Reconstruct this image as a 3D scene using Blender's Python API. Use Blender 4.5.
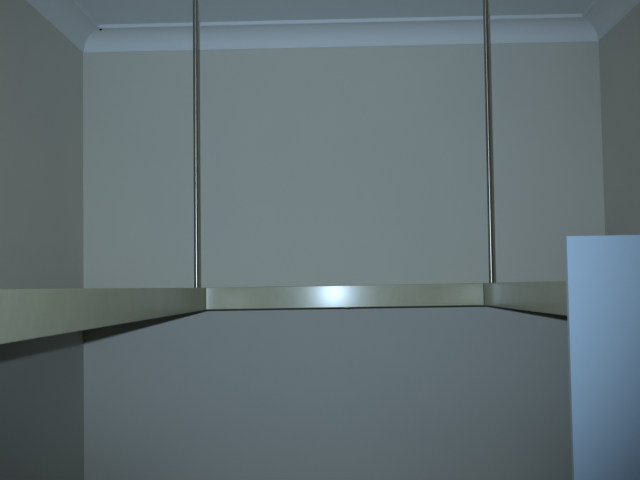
import bpy, bmesh, math
from mathutils import Matrix, Vector

for o in list(bpy.data.objects):
    bpy.data.objects.remove(o)
sc = bpy.context.scene
C = sc.collection

# ------------------------------------------------------------------ camera
EYE = 1.70                                   # height of the lens above the floor
cam_d = bpy.data.cameras.new('camera')
cam = bpy.data.objects.new('camera', cam_d)
C.objects.link(cam)
cam_d.sensor_width = 36.0
cam_d.lens = 36.0 * 900.0 / 640.0
cam_d.clip_start = 0.01
YAW, PITCH, ROLL = 0.0217, 0.0524, 0.0163
cam.matrix_world = (Matrix.Translation((0, 0, EYE)) @ Matrix.Rotation(YAW, 4, 'Z')
                    @ Matrix.Rotation(math.pi / 2 + PITCH, 4, 'X') @ Matrix.Rotation(-ROLL, 4, 'Z'))
sc.camera = cam

# ------------------------------------------------------------------ light
vs = sc.view_settings
vs.view_transform = 'Standard'
vs.look = 'None'
vs.gamma = 1.0
vs.use_curve_mapping = False
vs.exposure = 0.0

w = bpy.data.worlds.new('world')
sc.world = w
w.use_nodes = True
w.node_tree.nodes['Background'].inputs[0].default_value = (1.0, 0.72, 0.5, 1)
w.node_tree.nodes['Background'].inputs[1].default_value = 0.006

fl = bpy.data.lights.new('camera_flash', 'SPOT')       # the camera's own flash, up and left of the lens
fl.energy = 94
fl.color = (0.575, 0.785, 1.0)
fl.spot_size = math.radians(60.5)
fl.spot_blend = 1.0
fl.shadow_soft_size = 0.004
flo = bpy.data.objects.new('camera_flash', fl)
C.objects.link(flo)
flo.location = (-0.035, 0.0, EYE + 0.025)
flo.rotation_euler = (math.pi / 2 + 0.078, 0, 0.02)

# ------------------------------------------------------------------ measures
WL, WR, DW, DN = -0.8013, 0.8210, 2.7962, -0.8         # side walls, back wall, wall behind the camera
CEIL = EYE + 0.8214
CV = 0.0688                                            # cove size
XL, XR, DC = -0.3508, 0.3715, 2.3462                   # inner faces of the shelf lips
ST = EYE + 0.0038                                      # shelf top
LH, LT, BT = 0.0575, 0.018, 0.018                      # lip height, lip and board thickness
PX, PY, PT, PTOP = 0.3705, 1.474, 0.013, EYE + 0.0766 # end panel

# ------------------------------------------------------------------ materials
def material(name, col, rough=0.6, metal=0.0, spec=0.5, var=0.0, var_scale=3.0, bump=0.0, bump_scale=200.0, stretch=(1, 1, 1), coat=0.0):
    m = bpy.data.materials.new(name)
    m.use_nodes = True
    nt = m.node_tree
    b = nt.nodes['Principled BSDF']
    b.inputs['Roughness'].default_value = rough
    b.inputs['Metallic'].default_value = metal
    b.inputs['Specular IOR Level'].default_value = spec
    b.inputs['Coat Weight'].default_value = coat
    tc = nt.nodes.new('ShaderNodeTexCoord')
    mp = nt.nodes.new('ShaderNodeMapping')
    mp.inputs['Scale'].default_value = stretch
    nt.links.new(tc.outputs['Object'], mp.inputs['Vector'])
    n = nt.nodes.new('ShaderNodeTexNoise')
    n.inputs['Scale'].default_value = var_scale
    n.inputs['Detail'].default_value = 4
    nt.links.new(mp.outputs[0], n.inputs['Vector'])
    r = nt.nodes.new('ShaderNodeValToRGB')
    r.color_ramp.elements[0].position = 0.3
    r.color_ramp.elements[1].position = 0.7
    r.color_ramp.elements[0].color = tuple(c * (1 - var) for c in col) + (1,)
    r.color_ramp.elements[1].color = tuple(min(1, c * (1 + var)) for c in col) + (1,)
    nt.links.new(n.outputs['Fac'], r.inputs['Fac'])
    nt.links.new(r.outputs['Color'], b.inputs['Base Color'])
    if bump:
        n2 = nt.nodes.new('ShaderNodeTexNoise')
        n2.inputs['Scale'].default_value = bump_scale
        n2.inputs['Detail'].default_value = 3
        nt.links.new(mp.outputs[0], n2.inputs['Vector'])
        bp = nt.nodes.new('ShaderNodeBump')
        bp.inputs['Strength'].default_value = bump
        bp.inputs['Distance'].default_value = 0.001
        nt.links.new(n2.outputs['Fac'], bp.inputs['Height'])
        nt.links.new(bp.outputs['Normal'], b.inputs['Normal'])
    return m

M_wall = material('cream_wall_paint', (0.665, 0.642, 0.565), 0.65, spec=0.25, var=0.02, var_scale=2.5, bump=0.25, bump_scale=160)
M_ceil = material('white_ceiling_paint', (0.80, 0.85, 0.88), 0.7, spec=0.2, var=0.015, bump=0.2, bump_scale=140)
M_cove = material('white_cornice_plaster', (0.80, 0.82, 0.84), 0.6, spec=0.25, var=0.015, bump=0.1, bump_scale=120)
M_floor = material('brown_carpet', (0.13, 0.085, 0.055), 0.95, spec=0.1, var=0.25, var_scale=60, bump=0.8, bump_scale=400)
M_lip = material('cream_gloss_enamel', (0.41, 0.39, 0.26), 0.30, spec=0.06, var=0.05, var_scale=14, bump=0.55, bump_scale=60, stretch=(1, 1, 1), coat=0.2)
M_lip.node_tree.nodes['Principled BSDF'].inputs['Coat Roughness'].default_value = 0.16
M_board = material('shelf_board_paint', (0.48, 0.44, 0.32), 0.45, spec=0.4, var=0.03, var_scale=6, bump=0.1, bump_scale=80)
M_rod = material('bright_steel', (0.40, 0.37, 0.32), 0.27, metal=1.0, var=0.08, var_scale=40, stretch=(1, 1, 0.1))
_b = M_rod.node_tree.nodes['Principled BSDF']          # fine turning marks spread the highlight along the rod
_b.inputs['Anisotropic'].default_value = 0.9
_b.inputs['Anisotropic Rotation'].default_value = 0.25
_t = M_rod.node_tree.nodes.new('ShaderNodeTangent')
_t.direction_type = 'RADIAL'
_t.axis = 'Z'
M_rod.node_tree.links.new(_t.outputs[0], _b.inputs['Tangent'])
M_nut = material('zinc_plate', (0.40, 0.40, 0.39), 0.4, metal=1.0, var=0.1, var_scale=60)
M_panel = material('pale_blue_white_melamine', (0.455, 0.565, 0.665), 0.45, spec=0.4, var=0.012, var_scale=3, bump=0.06, bump_scale=300)
M_band = material('melamine_edge_band', (0.53, 0.67, 0.78), 0.4, spec=0.4, var=0.01)
M_dark = material('dark_gap', (0.012, 0.011, 0.01), 0.9, spec=0.1)
M_drip = material('cured_paint_drip', (0.66, 0.60, 0.44), 0.25, var=0.03, var_scale=40)

# ------------------------------------------------------------------ helpers
def link(name, bm, mat, parent=None, smooth=False):
    bmesh.ops.recalc_face_normals(bm, faces=bm.faces[:])
    me = bpy.data.meshes.new(name)
    bm.to_mesh(me)
    bm.free()
    me.materials.append(mat)
    if smooth:
        for p in me.polygons:
            p.use_smooth = True
    o = bpy.data.objects.new(name, me)
    C.objects.link(o)
    if parent:
        o.parent = parent
        o.matrix_parent_inverse = Matrix.Translation(-parent.location)
    return o

def box(x0, x1, y0, y1, z0, z1, bev=0.0, seg=2):
    bm = bmesh.new()
    v = [bm.verts.new((x, y, z)) for z in (z0, z1) for y in (y0, y1) for x in (x0, x1)]
    for f in ((0, 2, 3, 1), (4, 5, 7, 6), (0, 1, 5, 4), (2, 6, 7, 3), (0, 4, 6, 2), (1, 3, 7, 5)):
        bm.faces.new([v[i] for i in f])
    if bev:
        bmesh.ops.bevel(bm, geom=bm.edges[:], offset=bev, segments=seg, profile=0.5, affect='EDGES')
    return bm

def lathe(cx, cy, prof, n=24):
    bm = bmesh.new()
    rings = [[bm.verts.new((cx + r * math.cos(2 * math.pi * i / n), cy + r * math.sin(2 * math.pi * i / n), z)) for i in range(n)] for r, z in prof]
    for a, b in zip(rings, rings[1:]):
        for i in range(n):
            bm.faces.new((a[i], a[(i + 1) % n], b[(i + 1) % n], b[i]))
    for ring in (rings[0][::-1], rings[-1]):             # caps on verts of their own, so the side shades straight
        bm.faces.new([bm.verts.new(v.co) for v in ring])
    return bm

def tag(o, label, cat, group=None):
    o['label'] = label
    o['category'] = cat
    if group:
        o['group'] = group

def empty(name, loc):
    o = bpy.data.objects.new(name, None)
    C.objects.link(o)
    o.location = loc
    o.empty_display_size = 0.05
    return o

def struct(name, bm, mat, label, smooth=False):
    o = link(name, bm, mat, None, smooth)
    o['kind'] = 'structure'
    o['label'] = label
    return o

# ------------------------------------------------------------------ room shell
T = 0.1
struct('floor', box(WL - T, WR + T, DN - T, DW + T, -0.1, 0), M_floor, 'brown carpet floor of the walk-in wardrobe')
struct('ceiling', box(WL - T, WR + T, DN - T, DW + T, CEIL, CEIL + 0.1), M_ceil, 'flat white painted ceiling above the wardrobe')
struct('wall_back', box(WL - T, WR + T, DW, DW + T, 0, CEIL), M_wall, 'cream painted back wall behind the shelf')
struct('wall_left', box(WL - T, WL, DN, DW, 0, CEIL), M_wall, 'cream painted side wall left of the shelf')
struct('wall_right', box(WR, WR + T, DN, DW, 0, CEIL), M_wall, 'cream painted side wall right of the shelf')
# wall behind the camera with the doorway one looks in through
bm = box(WL - T, -0.42, DN - T, DN, 0, CEIL)
for a in ((0.42, WR + T, 0, CEIL), (-0.42, 0.42, 2.05, CEIL)):
    b2 = box(a[0], a[1], DN - T, DN, a[2], a[3])
    me = bpy.data.meshes.new('tmp'); b2.to_mesh(me); b2.free(); bm.from_mesh(me); bpy.data.meshes.remove(me)
struct('wall_front', bm, M_wall, 'cream wall with doorway behind the camera')

# coved cornice, mitred in the corners: profile (out from wall, below ceiling)
prof = [(0.0, 0.0), (0.0, CV), (0.003, CV)]
for i in range(13):
    a = math.radians(90 * i / 12)
    R1 = CV - 0.006
    prof.append((0.004 + R1 * (1 - math.cos(a)), CV - 0.002 - (CV - 0.013) * math.sin(a)))
prof += [(CV, 0.0095), (CV, 0.0)]

def cornice(p0, p1, in0, in1):
    """p0/p1: mapping from profile offset u to plan position at either end"""
    bm = bmesh.new()
    A = [bm.verts.new((*p0(u), CEIL - v)) for u, v in prof]
    B = [bm.verts.new((*p1(u), CEIL - v)) for u, v in prof]
    n = len(prof)
    for i in range(n):
        bm.faces.new((A[i], A[(i + 1) % n], B[(i + 1) % n], B[i]))
    bm.faces.new(A[::-1]); bm.faces.new(B)
    return bm

tb = struct('trim_1', cornice(lambda u: (WL + u, DW - u), lambda u: (WR - u, DW - u), 0, 0), M_cove, 'white coved cornice along the top of the back wall')
struct('trim_2', cornice(lambda u: (WL + u, DW - u), lambda u: (WL + u, DN), 0, 0), M_cove, 'white coved cornice along the top of the left wall')
struct('trim_3', cornice(lambda u: (WR - u, DW - u), lambda u: (WR - u, DN), 0, 0), M_cove, 'white coved cornice along the top of the right wall')
# little open hole where the mitre of the cornice meets the ceiling bead
bm = bmesh.new()
bmesh.ops.create_icosphere(bm, subdivisions=2, radius=0.0042)
bmesh.ops.scale(bm, vec=(1.1, 0.35, 0.8), verts=bm.verts[:])
bmesh.ops.translate(bm, vec=(WL + CV + 0.006, DW - CV + 0.0, CEIL - 0.0155), verts=bm.verts[:])
h = link('mitre_hole', bm, M_dark, tb, True)
h['label'] = 'tiny dark hole at the cornice mitre'

# ------------------------------------------------------------------ U-shaped shelf
sh = empty('wardrobe_shelf', (0, DC, ST))
tag(sh, 'cream painted U-shaped wardrobe shelf with deep front lip hung from rods', 'shelf')
E = 0.0006
YN = 0.12                                              # near end of the left arm
YP = PY + PT + E                                       # right arm stops at the end panel
ZB0, ZB1 = ST - BT, ST - 0.0004
link('shelf_board', box(WL + E, WR - E, DC + LT + E, DW - E, ZB0, ZB1, 0.0012), M_board, sh)
link('shelf_board', box(WL + E, XL - LT - E, YN, DC + LT, ZB0, ZB1, 0.0012), M_board, sh)
link('shelf_board', box(XR + LT + E, WR - E, YP, DC + LT, ZB0, ZB1, 0.0012), M_board, sh)

def lip_back():
    """front lip of the back shelf; its left end swells forward where the joint was filled"""
    G = 0.0011
    n = 200
    x0, x1 = XL + G, XR - G
    b = 0.0016
    bm = bmesh.new()
    rings = []
    for i in range(n + 1):
        # denser towards both ends
        t = i / n
        t = 0.5 - 0.5 * math.cos(math.pi * t)
        x = x0 + (x1 - x0) * t
        d0 = max(0.0, 1 - (x - x0) / 0.065)
        d1 = max(0.0, 1 - (x1 - x) / 0.030)
        yo = DC - 0.0037 * d0 * d0 - 0.0012 * d1 * d1
        y1 = DC + LT
        z0, z1 = ST - LH, ST
        k = 0.0006                                     # the lip leans back a hair towards its top
        pts = [(yo - k, z0 + b), (yo - k + 0.3 * b, z0 + 0.3 * b), (yo + b, z0), (y1, z0), (y1, z1), (yo + b, z1), (yo + 0.3 * b, z1 - 0.3 * b), (yo, z1 - b)]
        rings.append([bm.verts.new((x, y, z)) for y, z in pts])
    for a, c in zip(rings, rings[1:]):
        for i in range(8):
            bm.faces.new((a[i], a[(i + 1) % 8], c[(i + 1) % 8], c[i]))
    bm.faces.new(rings[0][::-1]); bm.faces.new(rings[-1])
    return bm
lb = link('front_lip', lip_back(), M_lip, sh)
link('front_lip', box(XL - LT, XL, YN, DC + LT, ST - LH, ST, 0.0016), M_lip, sh)
link('front_lip', box(XR, XR + LT, YP, DC + LT, ST - LH, ST, 0.0016), M_lip, sh)
# small hardened drip of paint under the back lip
bm = bmesh.new()
bmesh.ops.create_icosphere(bm, subdivisions=2, radius=0.004)
bmesh.ops.scale(bm, vec=(1.5, 0.6, 0.45), verts=bm.verts[:])
bmesh.ops.translate(bm, vec=(0.015, DC + 0.0012, ST - LH + 0.0004), verts=bm.verts[:])
d = link('paint_drip', bm, M_drip, lb, True)
d['label'] = 'small hardened paint drip under the lip'

# ------------------------------------------------------------------ suspension rods
def rod(x, y, label):
    t = empty('suspension_rod', (x, y, ST))
    tag(t, label, 'rod', 'steel rods the shelf hangs from')
    r = 0.0066
    link('rod', lathe(x, y, [(r, ST + 0.0003), (r, CEIL - 0.004)], 32), M_rod, t, True)
    link('ceiling_flange', lathe(x, y, [(0.009, CEIL - 0.016), (0.012, CEIL - 0.008), (0.026, CEIL - 0.005), (0.028, CEIL - 0.0005)], 32), M_nut, t, True)
    t.rotation_euler.y = 0.0042                        # hangs a touch out of plumb
rod(-0.3805, 2.3785, 'thin shiny steel rod rising from left inner corner of the shelf')
rod(0.3975, 2.3785, 'thin shiny steel rod rising from right inner corner of the shelf')

# ------------------------------------------------------------------ end panel
pn = empty('end_panel', (PX, PY, 0))
tag(pn, 'tall pale blue-white upright panel at the end of the right shelf arm', 'panel')
B = 0.0012
link('board', box(PX + B, WR - E, PY, PY + PT, 0.0005, PTOP - B), M_panel, pn)
link('edge_band', box(PX, PX + B, PY, PY + PT, 0.0005, PTOP, 0.0004, 1), M_band, pn)
link('edge_band', box(PX + B, WR - E, PY, PY + PT, PTOP - B, PTOP, 0.0004, 1), M_band, pn)

# ------------------------------------------------------------------ fill lamp added out of view to brighten the walls above the shelf
LX, LY = 0.0, 1.5
lp = empty('added_fill_lamp', (LX, LY, CEIL))
tag(lp, 'added unseen fill lamp, round with a domed glowing cover, above the wardrobe', 'lamp')
M_glow = bpy.data.materials.new('fill_lamp_glow')
M_glow.use_nodes = True
_g = M_glow.node_tree.nodes['Principled BSDF']
_g.inputs['Base Color'].default_value = (0.8, 0.8, 0.78, 1)
_g.inputs['Emission Color'].default_value = (1.0, 0.98, 0.84, 1)
_g.inputs['Emission Strength'].default_value = 4.0
link('fill_lamp_base', lathe(LX, LY, [(0.150, CEIL - 0.022), (0.155, CEIL - 0.018), (0.155, CEIL - 0.0005)], 40), M_cove, lp, True)
link('diffuser', lathe(LX, LY, [(0.03, CEIL - 0.068), (0.08, CEIL - 0.062), (0.115, CEIL - 0.050), (0.138, CEIL - 0.034), (0.144, CEIL - 0.0225)], 40), M_glow, lp, True)
